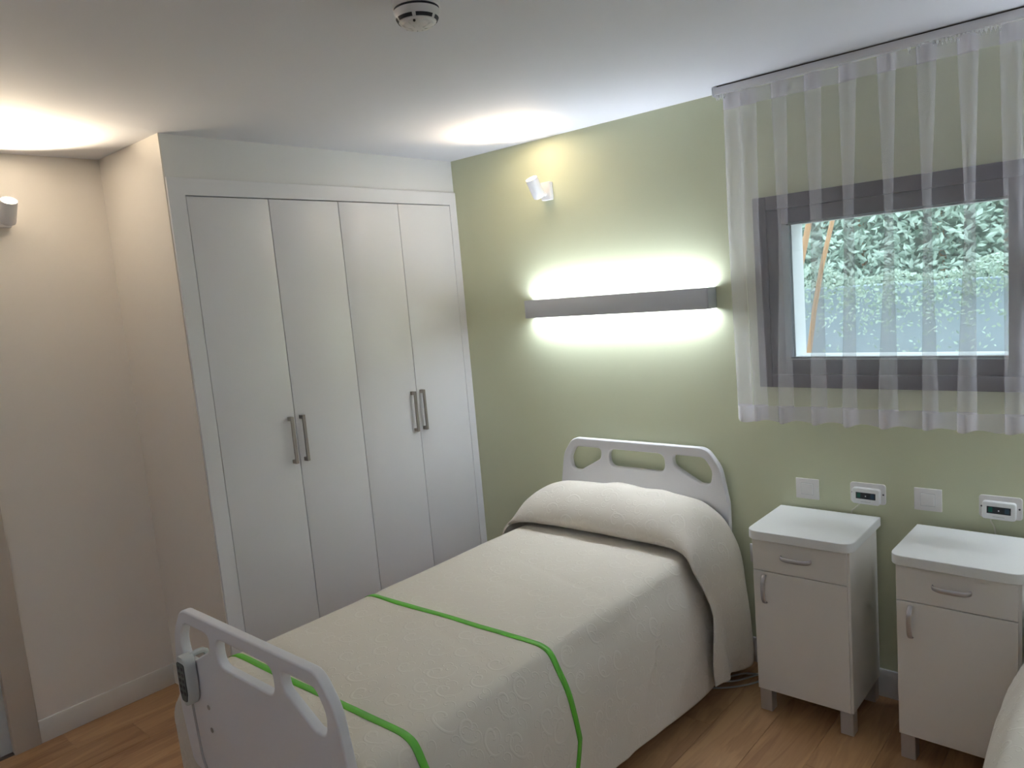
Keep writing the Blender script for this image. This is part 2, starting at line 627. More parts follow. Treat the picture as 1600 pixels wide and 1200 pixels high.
DY0, DY1, DZ = -3.20, -2.315, 2.06
bm = bmesh.new()
add_box(bm, XL - 0.15, XL, DY1, TW, -0.012, H)
add_box(bm, XL - 0.15, XL, YB - 0.2, DY0, -0.012, H)
add_box(bm, XL - 0.15, XL, DY0, DY1, DZ, H)
o = finish('wall_left', bm, 'cream_paint')
tag(o, 'cream painted wall with the door, left of the wardrobe', 'wall', kind='structure')
o = box('wall_back', 'white_paint', None, XL - 0.15, XR + 0.15, YB - 0.15, YB, -0.012, H)
tag(o, 'white painted wall facing the beds', 'wall', kind='structure')
o = box('wall_right', 'white_paint', None, XR, XR + 0.15, YB - 0.15, TW, -0.012, H)
tag(o, 'white painted wall beyond the second bed', 'wall', kind='structure')

# door in the left wall
d = empty('door_1', (XL, (DY0 + DY1) / 2, 0))
tag(d, 'pale door leaf in a tan frame at the left edge', 'door', kind='structure')
hw = (DY1 - DY0) / 2
box('door_leaf', 'door_leaf', d, -0.06, -0.02, -hw + 0.0121, hw - 0.0121, 0.006, DZ - 0.0121, 0.001)
box('door_light_stop', 'dark_gap', d, -0.15, 0.0, -hw + 0.012, hw - 0.012, -0.012, 0.0058)  # dark block added to stop outside light leaking under the door
bm = bmesh.new(); add_box(bm, -0.15, 0.0, hw - 0.012, hw, 0, DZ); add_box(bm, -0.15, 0.0, -hw, -hw + 0.012, 0, DZ); add_box(bm, -0.15, 0, -hw, hw, DZ - 0.012, DZ)
finish('door_lining', bm, 'door_trim', d)
box('door_casing', 'door_trim', d, 0.0, 0.014, hw - 0.012, hw + 0.088, 0, DZ + 0.088, 0.003)
box('door_casing', 'door_trim', d, 0.0, 0.014, -hw - 0.088, -hw + 0.012, 0, DZ + 0.088, 0.003)
box('door_casing', 'door_trim', d, 0.0, 0.0135, -hw + 0.012, hw - 0.012, DZ - 0.012, DZ + 0.088, 0.003)
bm = bmesh.new()
tube(bm, [(-0.02, -hw + 0.08, 1.03), (0.03, -hw + 0.08, 1.03), (0.035, -hw + 0.09, 1.03), (0.035, -hw + 0.20, 1.03)], 0.009)
finish('door_handle', bm, 'satin_steel', d)

# skirting boards
def skirting(name, x0, x1, y0, y1, label):
    o = box(name, 'skirting', None, x0, x1, y0, y1, 0.0, 0.102, 0.003)
    tag(o, label, 'baseboard', kind='structure')
skirting('baseboard_left', XL, XL + 0.012, -2.227, YC - 0.012, 'cream skirting board along the left wall')
skirting('baseboard_return', XL, -0.0, YC - 0.012, YC, 'short cream skirting board beside the wardrobe')
o = box('baseboard_head', 'white_paint', None, 0.02, XR - 0.012, -0.012, 0.0, 0.0, 0.118, 0.003)
tag(o, 'white skirting board under the green wall', 'baseboard', kind='structure')

# ------------------------------------------------------------------ built-in wardrobe
w = empty('wardrobe', (0, -0.815, 0))
tag(w, 'white built-in wardrobe with four tall flat doors', 'wardrobe')
W0, W1 = 0.815, -0.815                 # local y of right and left ends (room y 0 and -1.63)
y0d, dw, ztop, zbot = -0.053, 0.3754, 2.2563, 0.085
lo = lambda yy: yy + 0.815
PR = 0.012
yL_, yR_ = lo(y0d - 4 * dw - 0.0025), lo(y0d + 0.0012)
YZ_ = Matrix(((0, 0, 1, (PR - 0.02) / 2), (1, 0, 0, 0), (0, 1, 0, 0), (0, 0, 0, 1)))
panel('frame', 'white_lacquer', w, [[(lo(-1.627), 0), (lo(-1.627), 2.328), (lo(-0.001), 2.328), (lo(-0.001), 0), (yR_, 0), (yR_, ztop + 0.003), (yL_, ztop + 0.003), (yL_, 0)]], PR + 0.02, 0.0012, YZ_)
box('plinth', 'white_lacquer', w, -0.03, -0.002, lo(y0d - 4 * dw), lo(y0d), 0.0, zbot - 0.004, 0.001)
bm = bmesh.new()
add_box(bm, -0.56, -0.545, lo(-1.59), lo(-0.004), 0.0, 2.3)
add_box(bm, -0.545, -0.022, lo(-1.59), lo(-1.575), 0.0, 2.3)
add_box(bm, -0.545, -0.022, lo(-0.02), lo(-0.004), 0.0, 2.3)
add_box(bm, -0.545, -0.022, lo(-1.575), lo(-0.02), 2.285, 2.3)
finish('carcass', bm, 'dark_gap', w)
for k in range(4):
    ya, yb = y0d - (k + 1) * dw + 0.0018, y0d - k * dw - 0.0018
    if k == 0:
        yb = y0d + 0.0004
    dr = box('door', 'white_lacquer', w, -0.016, PR - 0.003, lo(ya), lo(yb), zbot, ztop - 0.001, 0.0015)
    hy = {0: -0.401, 1: -0.465, 2: -1.151, 3: -1.212}[k]
    bm = bmesh.new()
    xh = PR - 0.004
    add_box(bm, xh + 0.022, xh + 0.031, lo(hy) - 0.0075, lo(hy) + 0.0075, 1.058, 1.275, 0.001, 1)
    add_box(bm, xh, xh + 0.024, lo(hy) - 0.0075, lo(hy) + 0.0075, 1.058, 1.076, 0.001, 1)
    add_box(bm, xh, xh + 0.024, lo(hy) - 0.0075, lo(hy) + 0.0075, 1.257, 1.275, 0.001, 1)
    h = finish('handle', bm, 'handle_steel', dr)
    h['label'] = 'dark steel bar handle'

# ------------------------------------------------------------------ window, outside
win = empty('window_1', ((WX0 + WX1) / 2, 0, WZ0))
tag(win, 'dark grey framed window behind the sheer curtain', 'window', kind='structure')
def wl(x0, x1, z0, z1): return x0 - (WX0 + WX1) / 2, x1 - (WX0 + WX1) / 2, z0 - WZ0, z1 - WZ0
def wbox(name, mat, x0, x1, y0, y1, z0, z1, bev=0.003, parent=None):
    a = wl(x0, x1, z0, z1)
    return box(name, mat, parent or win, a[0], a[1], y0, y1, a[2], a[3], bev)
F = 0.055
wbox('window_frame', 'window_grey', WX0, WX0 + F, -0.012, 0.10, WZ0, WZ1)
wbox('window_frame', 'window_grey', WX1 - F, WX1, -0.012, 0.10, WZ0, WZ1)
wbox('window_frame', 'window_grey', WX0 + F, WX1 - F, -0.012, 0.10, WZ0, WZ0 + F)
wbox('window_frame', 'window_grey', WX0 + F, WX1 - F, -0.012, 0.10, WZ1 - F, WZ1)
S0 = (WX0 + F + 0.0008, WX1 - F - 0.0008, WZ0 + F + 0.0008, WZ1 - F - 0.0008)
wbox('sash', 'window_grey', S0[0], GX0, -0.008, 0.085, S0[2], S0[3])
wbox('sash', 'window_grey', GX1, S0[1], -0.008, 0.085, S0[2], S0[3])
wbox('sash', 'window_grey', GX0, GX1, -0.008, 0.085, S0[2], GZ0)
wbox('sash', 'window_grey', GX0, GX1, -0.008, 0.085, GZ1, S0[3])
for zz in (GZ0, GZ1 - 0.006):
    wbox('glazing_bead', 'window_seal', GX0, GX1, 0.040, 0.052, zz, zz + 0.006, 0.001)
wbox('pane', 'glass', GX0 - 0.005, GX1 + 0.005, 0.054, 0.060, GZ0 - 0.005, GZ1 + 0.005, 0.0)
bm = bmesh.new()
a = wl(GX0, GX1, GZ0, GZ1)
e = wl(HX0, HX1, HZ0, HZ1)
add_box(bm, e[0], a[0], 0.101, TW + 0.004, e[2], e[3])
add_box(bm, a[1], e[1], 0.101, TW + 0.004, e[2], e[3])
add_box(bm, a[0], a[1], 0.101, TW + 0.004, e[2], a[2])
add_box(bm, a[0], a[1], 0.101, TW + 0.004, a[3], e[3])
finish('outer_reveal', bm, 'render_white', win)

g = box('ground', 'soil', None, -6, 6, TW + 0.01, 7.0, 0.55, 0.75)
tag(g, 'planted ground outside the window', 'ground', kind='structure')
gw = box('garden_wall', 'garden_wall', None, -2.4, 2.9, 2.0, 2.16, 0.75, 1.60, 0.01)
tag(gw, 'low pale blue garden wall outside, below the hedge leaves', 'wall')

def hedge():
    root = empty('hedge', (0.8, 3.2, 0.75))
    tag(root, 'leafy green hedge filling the view outside the window', 'hedge')
    rng = random.Random(3)
    vs, fs = [], []
    for i in range(70000):
        x_ = rng.uniform(-3.4, 3.0)
        z_ = rng.uniform(-0.0, 2.6)
        y_ = rng.uniform(-0.75, 0.25) + 0.22 * noise.noise(Vector((x_ * 1.6, z_ * 1.6, 2.0)))
        c = Vector((x_, y_, z_))
        L = rng.uniform(0.022, 0.042); B = L * 0.45
        ax = Vector((rng.gauss(0, 1), rng.gauss(0, 0.6), rng.gauss(-0.3, 0.8))).normalized()
        sd = ax.cross(Vector((rng.gauss(0, 1), rng.gauss(-1, 0.6), rng.gauss(0.4, 1))).normalized())
        if sd.length < 1e-3:
            continue
        sd.normalize()
        n_ = len(vs)
        nn = ax.cross(sd) * L * 0.12
        vs += [c - ax * L, c + sd * B + nn, c + ax * L, c - sd * B + nn]
        fs += [(n_, n_ + 1, n_ + 2), (n_, n_ + 2, n_ + 3)]
    for i in range(7000):                       # sprays hanging over the garden wall
        x_ = rng.uniform(-1.6, 2.0)
        z_ = 0.93 - rng.expovariate(1 / 0.13) + 0.12 * noise.noise(Vector((x_ * 3.0, 0, 4.0)))
        if z_ < 0.2:
            continue
        c = Vector((x_, -1.27 + rng.uniform(-0.06, 0.05), z_))
        L = rng.uniform(0.008, 0.017); B = L * 0.5
        ax = Vector((rng.gauss(0, 1), rng.gauss(0, 0.3), rng.gauss(-0.6, 0.8))).normalized()
        sd = ax.cross(Vector((rng.gauss(0, .6), -1, rng.gauss(0.4, .6))).normalized()).normalized()
        n_ = len(vs)
        vs += [c - ax * L, c + sd * B, c + ax * L, c - sd * B]
        fs += [(n_, n_ + 1, n_ + 2), (n_, n_ + 2, n_ + 3)]
    me = bpy.data.meshes.new('foliage')
    me.from_pydata([tuple(v) for v in vs], [], fs)
    me.materials.append(M['leaf'])
    f = bpy.data.objects.new('foliage', me)
    COL.objects.link(f)
    f.parent = root
    f['kind'] = 'stuff'
    rows = []
    for i in range(40):
        rows.append([(-3.5 + 6.6 * j / 60, 0.32 + 0.2 * noise.noise(Vector((j * 0.35, i * 0.35, 9.0))), -0.02 + 2.75 * i / 39) for j in range(61)])
    grid_obj('inner_growth', rows, 'leaf', root, 0.25)
    for k in range(14):
        bm = bmesh.new()
        x_ = -3.1 + k * 0.45 + rng.uniform(-0.1, 0.1)
        tube(bm, [(x_, 0, -0.05), (x_ + rng.uniform(-.05, .05), 0.05, 0.9), (x_ + rng.uniform(-.12, .12), 0.0, 2.0)], [0.03, 0.025, 0.012], 7)
        finish('stem', bm, 'trunk', root)
hedge()
def trunk(name, p0, p1, r0, label):
    bm = bmesh.new()
    a, b_ = Vector(p0), Vector(p1)
    pts = [a.lerp(b_, k / 8) + Vector((0.012 * math.sin(k * 1.3), 0, 0)) for k in range(9)]
    pts = [p - a for p in pts]
    tube(bm, pts, [r0 * (1 - 0.04 * k) for k in range(9)], 10)
    o = finish(name, bm, 'trunk')
    o.location = p0
    return tag(o, label, 'tree')
trunk('sapling_trunk', (1.27, 1.55, 0.74), (1.70, 1.55, 2.75), 0.016, 'thin leaning orange-brown trunk behind the pane')
trunk('sapling_trunk', (1.14, 1.62, 0.74), (1.52, 1.62, 2.75), 0.022, 'orange-brown trunk beside the left window reveal')

# ------------------------------------------------------------------ curtain rail and sheer curtain
RX0, RX1 = 1.643, 2.835
rail = empty('curtain_rail', ((RX0 + RX1) / 2, -0.115, H))
tag(rail, 'white ceiling curtain rail above the window', 'curtain rail')
rx = lambda v: v - (RX0 + RX1) / 2
box('track', 'lamp_white', rail, rx(RX0), rx(RX1), -0.016, 0.016, -0.034, -0.005, 0.003)
bm = bmesh.new(); add_box(bm, rx(RX0 + 0.01), rx(RX1 - 0.01), -0.008, 0.010, -0.0055, 0.0)
finish('rail_shadow_strip', bm, 'dark_gap', rail)  # dark strip painted as the shadow between rail and ceiling
box('end_cap', 'lamp_white', rail, rx(RX0 - 0.008), rx(RX0), -0.017, 0.017, -0.038, -0.004, 0.002)
gm = None
for gx in [1.650, 1.658, 1.668, 1.677, 1.686, 1.695, 2.352, 2.385, 2.395, 2.418, 2.427, 2.438] + [2.452 + 0.0125 * k for k in range(14)]:
    if gm is None:
        bm = bmesh.new()
        add_box(bm, -0.0035, 0.0035, -0.006, 0.006, -0.012, 0.0, 0.001, 1)
        tube(bm, [(0, 0, -0.011), (0, -0.004, -0.016), (0, 0, -0.021), (0, 0.004, -0.016), (0, 0, -0.011)], 0.0013, 6, False)
        o = finish('glider', bm, 'device_white', rail)
        gm = o.data
    else:
        o = bpy.data.objects.new('glider', gm); COL.objects.link(o); o.parent = rail
    o.location = (rx(gx), -0.004, -0.033)

# pleats: (left, right) at top, middle and bottom
PT = [(1.674, 1.738), (1.740, 1.809), (1.868, 1.928), (1.993, 2.056), (2.117, 2.179), (2.247, 2.309), (2.371, 2.435), (2.493, 2.556), (2.611, 2.672), (2.676, 2.735), (2.739, 2.80)]
PMID = [(1.669, 1.731), (1.735, 1.795), (1.875, 1.912), (2.000, 2.040), (2.121, 2.155), (2.261, 2.288), (2.384, 2.410), (2.510, 2.541), (2.621, 2.675), (2.680, 2.735), (2.742, 2.79)]
PBOT = [(1.674, 1.735), (1.745, 1.80), (1.847, 1.907), (1.978, 2.037), (2.097, 2.148), (2.225, 2.291), (2.372, 2.423), (2.481, 2.541), (2.623, 2.68), (2.69, 2.74), (2.75, 2.80)]
ZT, ZM, ZB = 2.462, 1.95, 1.142
def pleat(k, z):
    if z > ZM:
        t = (ZT - z) / (ZT - ZM); a, b_ = PT[k], PMID[k]
    else:
        t = (ZM - z) / (ZM - ZB); a, b_ = PMID[k], PBOT[k]
    t = t * t * (3 - 2 * t) if z <= ZM else t
    return a[0] + (b_[0] - a[0]) * t, a[1] + (b_[1] - a[1]) * t
cur = empty('sheer_curtain', ((PT[0][0] + PT[-1][1]) / 2, -0.112, ZB))
tag(cur, 'sheer white pleated voile curtain hanging before the window', 'curtain')
cx0 = (PT[0][0] + PT[-1][1]) / 2
def curtain_rows(z0, z1, nz, dy=0.0):
    rows = []
    for i in range(nz + 1):
        z = z0 + (z1 - z0) * i / nz
        dn = (ZT - z) / (ZT - ZB)                    # 0 top, 1 bottom
        row_ = []
        prev = None
        amp = 0.010 + 0.016 * dn
        for k in range(len(PT)):
            L_, R_ = pleat(k, z)
            yb_ = 0.004 + 0.006 * dn
            yf_ = -0.008 - 0.010 * dn
            if prev is None:
                row_ += [(L_ - 0.004, yb_)]
                prev = (L_, yb_)
            # flat stretch behind, bowing backwards, up to the right edge of the pleat
            n_ = 8
            x_s, y_s = prev
            for q in range(1, n_ + 1):
                t = q / n_
                row_.append((x_s + (R_ - x_s) * t, y_s + (yb_ - y_s) * t + amp * math.sin(math.pi * t) * (0.6 + 0.4 * math.sin(k * 2.1))))
            # back to the left edge
            for q in range(1, 4):
                t = q / 3
                row_.append((R_ + (L_ - R_) * t, yb_ + (-0.002 - yb_) * t))
            # forward over the front of the pleat, rounded
            for q in range(1, 7):
                t = q / 6
                row_.append((L_ + (R_ - L_) * t, -0.002 + (yf_ + 0.002) * t - amp * 1.3 * math.sin(math.pi * t)))
            prev = (R_, yf_)
        zz = z - ZB
        if dn > 0.97:
            rows.append([(px - cx0, py + dy, zz - 0.006 * math.sin((px - 1.7) * 50)) for px, py in row_])
        else:
            rows.append([(px - cx0, py + dy, zz) for px, py in row_])
    return rows
grid_obj('voile_panel', curtain_rows(ZT, ZB, 30), 'voile', cur)
o = grid_obj('heading_tape', curtain_rows(ZT, 2.405, 2, 0.0012), 'voile_hem', cur)
o = grid_obj('bottom_hem', curtain_rows(1.205, ZB, 2, 0.0012), 'voile_hem', cur)

# ------------------------------------------------------------------ strip lights over the beds
def strip_light(x0, x1, zc, label):
    w_ = x1 - x0
    root = empty('strip_wall_light', ((x0 + x1) / 2, 0, zc))
    tag(root, label, 'wall lamp')
    hw_ = w_ / 2
    box('housing', 'bar_grey', root, -hw_, hw_, -0.080, -0.068, -0.046, 0.046, 0.0015)
    box('back_plate', 'bar_grey', root, -hw_ + 0.01, hw_ - 0.01, -0.014, 0.0, -0.04, 0.04, 0.001)
    box('end_cap', 'bar_cap', root, hw_, hw_ + 0.006, -0.0795, 0.0, -0.0455, 0.0455, 0.001)
    box('end_cap', 'bar_cap', root, -hw_ - 0.006, -hw_, -0.0795, 0.0, -0.0455, 0.0455, 0.001)
    box('diffuser', 'strip_light', root, -hw_ + 0.004, hw_ - 0.004, -0.066, -0.016, 0.026, 0.034, 0.002)
    box('diffuser', 'strip_light', root, -hw_ + 0.004, hw_ - 0.004, -0.066, -0.016, -0.034, -0.026, 0.002)
    box('gear_tray', 'lamp_white', root, -hw_ + 0.004, hw_ - 0.004, -0.067, -0.015, -0.025, 0.025, 0.001)
    return root
strip_light(0.523, 1.541, 1.656, 'long grey wall light glowing white above and below over the bed')
strip_light(2.862, 3.880, 1.656, 'long grey wall light over the second bed, beyond the curtain')

# ------------------------------------------------------------------ warm wall spots and added rear fill spots
def wall_spot(loc, rz, label, power=SPOT_POWER, lean=0.52, col=(1.0, 0.80, 0.55)):
    root = empty('wall_spotlight', loc, rz)          # local: wall at y 0, room towards -y
    tag(root, label, 'wall lamp', 'wall spotlights aimed at the ceiling')
    box('wall_plate', 'lamp_white', root, -0.030, 0.030, -0.030, 0.0, -0.045, 0.045, 0.006)
    bm = bmesh.new(); tube(bm, [(0, -0.03, -0.015), (0, -0.058, -0.015)], 0.010, 14)
    finish('swivel_arm', bm, 'lamp_white', root)
    ax = Vector((0, -lean, math.sqrt(1 - lean * lean)))
    q = Vector((0, 0, 1)).rotation_difference(ax).to_matrix().to_4x4()
    q.translation = Vector((0, -0.078, -0.032))
    bm = bmesh.new()
    rings = lathe(bm, [(0.0005, 0.0), (0.024, 0.0), (0.0295, 0.004), (0.0305, 0.010), (0.0305, 0.103), (0.0275, 0.103), (0.026, 0.092), (0.0255, 0.085)], 36, mat4=q)
    hd = finish('lamp_head', bm, 'lamp_white', root)
    bm = bmesh.new()
    rg = lathe(bm, [(0.026, 0.0905), (0.021, 0.0990), (0.012, 0.1035), (0.0005, 0.1045)], 32, mat4=q)
    lens = finish('lamp_lens', bm, 'spot_glow', hd)
    ld = bpy.data.lights.new('spot_beam', 'SPOT')
    ld.energy = power
    ld.color = col
    ld.spot_size = R(122)
    ld.spot_blend = 0.9
    ld.shadow_soft_size = 0.024
    lo_ = bpy.data.objects.new('spot_beam', ld)
    COL.objects.link(lo_)
    lo_.parent = root
    lo_.matrix_local = Matrix.Translation(q @ Vector((0, 0, 0.112))) @ Vector((0, 0, -1)).rotation_difference(ax).to_matrix().to_4x4()
    return root
wall_spot((0.672, 0.0, 2.238), 0.0, 'small white wall spotlight on the green wall, lighting the ceiling')
wall_spot((XL, -2.050, 2.240), R(90), 'small wall spotlight cut by the left edge, on the cream wall', 56.0, 0.62, (1.0, 0.83, 0.60))

for (lx_, ly_), rz_, lb_ in (((0.9, YB), R(180), 'added fill spotlight on the wall facing the beds, nearer the door'),
                             ((3.2, YB), R(180), 'added fill spotlight on the wall facing the beds, nearer the second bed'),
                             ((XR, -2.4), R(-90), 'added fill spotlight on the wall beyond the second bed')):
    wall_spot((lx_, ly_, 2.24), rz_, lb_, REAR_FILL_POWER, 0.52, (0.80, 0.87, 1.0))  # added lamps out of view, filling in the room's general light

# ------------------------------------------------------------------ smoke detector
sm = empty('smoke_detector', (1.612, -1.698, H))
sm.scale = (1.12, 1.12, 1.12)
tag(sm, 'round white smoke detector with dark slots on the ceiling', 'smoke detector')
bm = bmesh.new(); r_ = lathe(bm, [(0.052, 0.0), (0.053, -0.006), (0.053, -0.020), (0.050, -0.022)], 48); finish('base', bm, 'smoke_white', sm)
bm = bmesh.new(); r_ = lathe(bm, [(0.0495, -0.021), (0.0505, -0.022), (0.0505, -0.0265), (0.0495, -0.027)], 48); finish('shadow_gap', bm, 'smoke_dark', sm)
bm = bmesh.new(); lathe(bm, [(0.050, -0.0262), (0.0515, -0.027), (0.050, -0.034), (0.0455, -0.044), (0.0405, -0.052), (0.036, -0.0535), (0.0345, -0.057), (0.026, -0.0615), (0.012, -0.0635), (0.0004, -0.064)], 48); bd = finish('body', bm, 'smoke_white', sm)
for k in range(6):
    a0 = R(k * 60 - 112 + 5); a1 = R(k * 60 - 112 + 55)
    bm = bmesh.new()
    lathe(bm, [(0.0462, -0.0425), (0.0476, -0.0432), (0.0436, -0.0502), (0.0422, -0.0495)], 14, a0, a1)
    s_ = finish('slot', bm, 'smoke_dark', bd)
for k in range(8):
    a = R(k * 45 + 10)
    bm = bmesh.new()
    tube(bm, [(0.014 * math.cos(a), 0.014 * math.sin(a), -0.0640), (0.033 * math.cos(a), 0.033 * math.sin(a), -0.0585)], 0.0012, 6)
    finish('fin', bm, 'smoke_white', bd)
bm = bmesh.new(); bmesh.ops.create_uvsphere(bm, u_segments=12, v_segments=8, radius=0.003, matrix=Matrix.Translation((0.021, -0.030, -0.0575))); finish('indicator', bm, 'smoke_dark', bd)

# ------------------------------------------------------------------ beds
def panel_loops(low):
    """hospital bed end panel, x across, y up from 0 (top) downwards"""
    right_ = [(0.372, 0.0), (0.436, -0.085), (0.466, -0.245), (0.466, -0.37), (0.430, low)]
    outl = [(-p[0], p[1]) for p in right_[:1]]
    pts = [(-0.372, 0.0)] + right_ + [(-p[0], p[1]) for p in reversed(right_[1:])]
    rad = [0.075, 0.075, 0.14, 0.10, 0.2, 0.05, 0.05, 0.2, 0.10, 0.14]
    o1 = rounded(pts, rad, 9)
    mid_ = rounded([(-0.156, -0.045), (0.156, -0.045), (0.156, -0.132), (-0.156, -0.132)], 0.040, 8)
    rh = rounded([(0.198, -0.045), (0.358, -0.045), (0.396, -0.105), (0.385, -0.168), (0.335, -0.168), (0.205, -0.098)], [0.030, 0.045, 0.06, 0.028, 0.035, 0.035], 8)
    lh = [(-a, b_) for a, b_ in reversed(rh)]
    return [o1, mid_, rh, lh]

def hospital_bed(cx, sgn, label):
    root = empty('hospital_bed', (cx, -1.06, 0))
    tag(root, label, 'bed')
    yl = lambda v: v + 1.06
    t = Matrix.Translation((0, yl(-0.036), 0.988)) @ XZ
    panel('headboard', 'bed_plastic', root, panel_loops(-0.62), 0.030, 0.006, t)
    t = Matrix.Translation((-0.04 * sgn, yl(-2.090), 0.858)) @ XZ
    fb = panel('footboard', 'bed_plastic', root, panel_loops(-0.55), 0.030, 0.006, t)
    for zz in (0.560, 0.484):
        for sx in (-1,):
            bm = bmesh.new()
            mt4 = Matrix.Translation((sx * 0.262 - 0.04 * sgn, yl(-2.105), zz)) @ Matrix.Rotation(R(90), 4, 'X')
            lathe(bm, [(0.0003, 0.003), (0.004, 0.0028), (0.0085, 0.0012), (0.0085, -0.001)], 16, mat4=mt4)
            finish('bolt', bm, 'screw', fb)
    # frame under the mattress
    bm = bmesh.new()
    for sx in (-1, 1):
        add_box(bm, sx * 0.40 - 0.02, sx * 0.40 + 0.02, yl(-2.07), yl(-0.055), 0.34, 0.40, 0.003, 1)
    for yy in (-0.10, -0.7, -1.4, -2.03):
        add_box(bm, -0.38, 0.38, yl(yy) - 0.02, yl(yy) + 0.02, 0.35, 0.39, 0.003, 1)
    finish('bed_frame', bm, 'bed_steel', root)
    for sx in (-1, 1):
        for yy in (-0.22, -1.88):
            bm = bmesh.new()
            add_box(bm, sx * 0.36 - 0.02, sx * 0.36 + 0.02, yl(yy) - 0.02, yl(yy) + 0.02, 0.12, 0.36, 0.003, 1)
            lg = finish('leg', bm, 'bed_steel', root)
            bm = bmesh.new()
            mt4 = Matrix.Translation((sx * 0.36, yl(yy), 0.062)) @ Matrix.Rotation(R(90), 4, 'Y')
            rg = lathe(bm, [(0.0005, -0.014), (0.056, -0.014), (0.062, -0.009), (0.062, 0.009), (0.056, 0.014), (0.0005, 0.014)], 24, mat4=mt4)
            add_box(bm, sx * 0.36 - 0.022, sx * 0.36 + 0.022, yl(yy) - 0.02, yl(yy) + 0.02, 0.126, 0.14)
            finish('castor', bm, 'rubber', lg)
    box('mattress', 'mattress', root, -0.47, 0.43, yl(-2.00), yl(-0.07), 0.40, 0.572, 0.04, 4) if sgn > 0 else \
        box('mattress', 'mattress', root, -0.43, 0.47, yl(-2.00), yl(-0.07), 0.40, 0.572, 0.04, 4)
    return root

BX = 1.112
hospital_bed(BX, 1, 'white hospital bed with cut-out head and foot boards, beside the wardrobe')

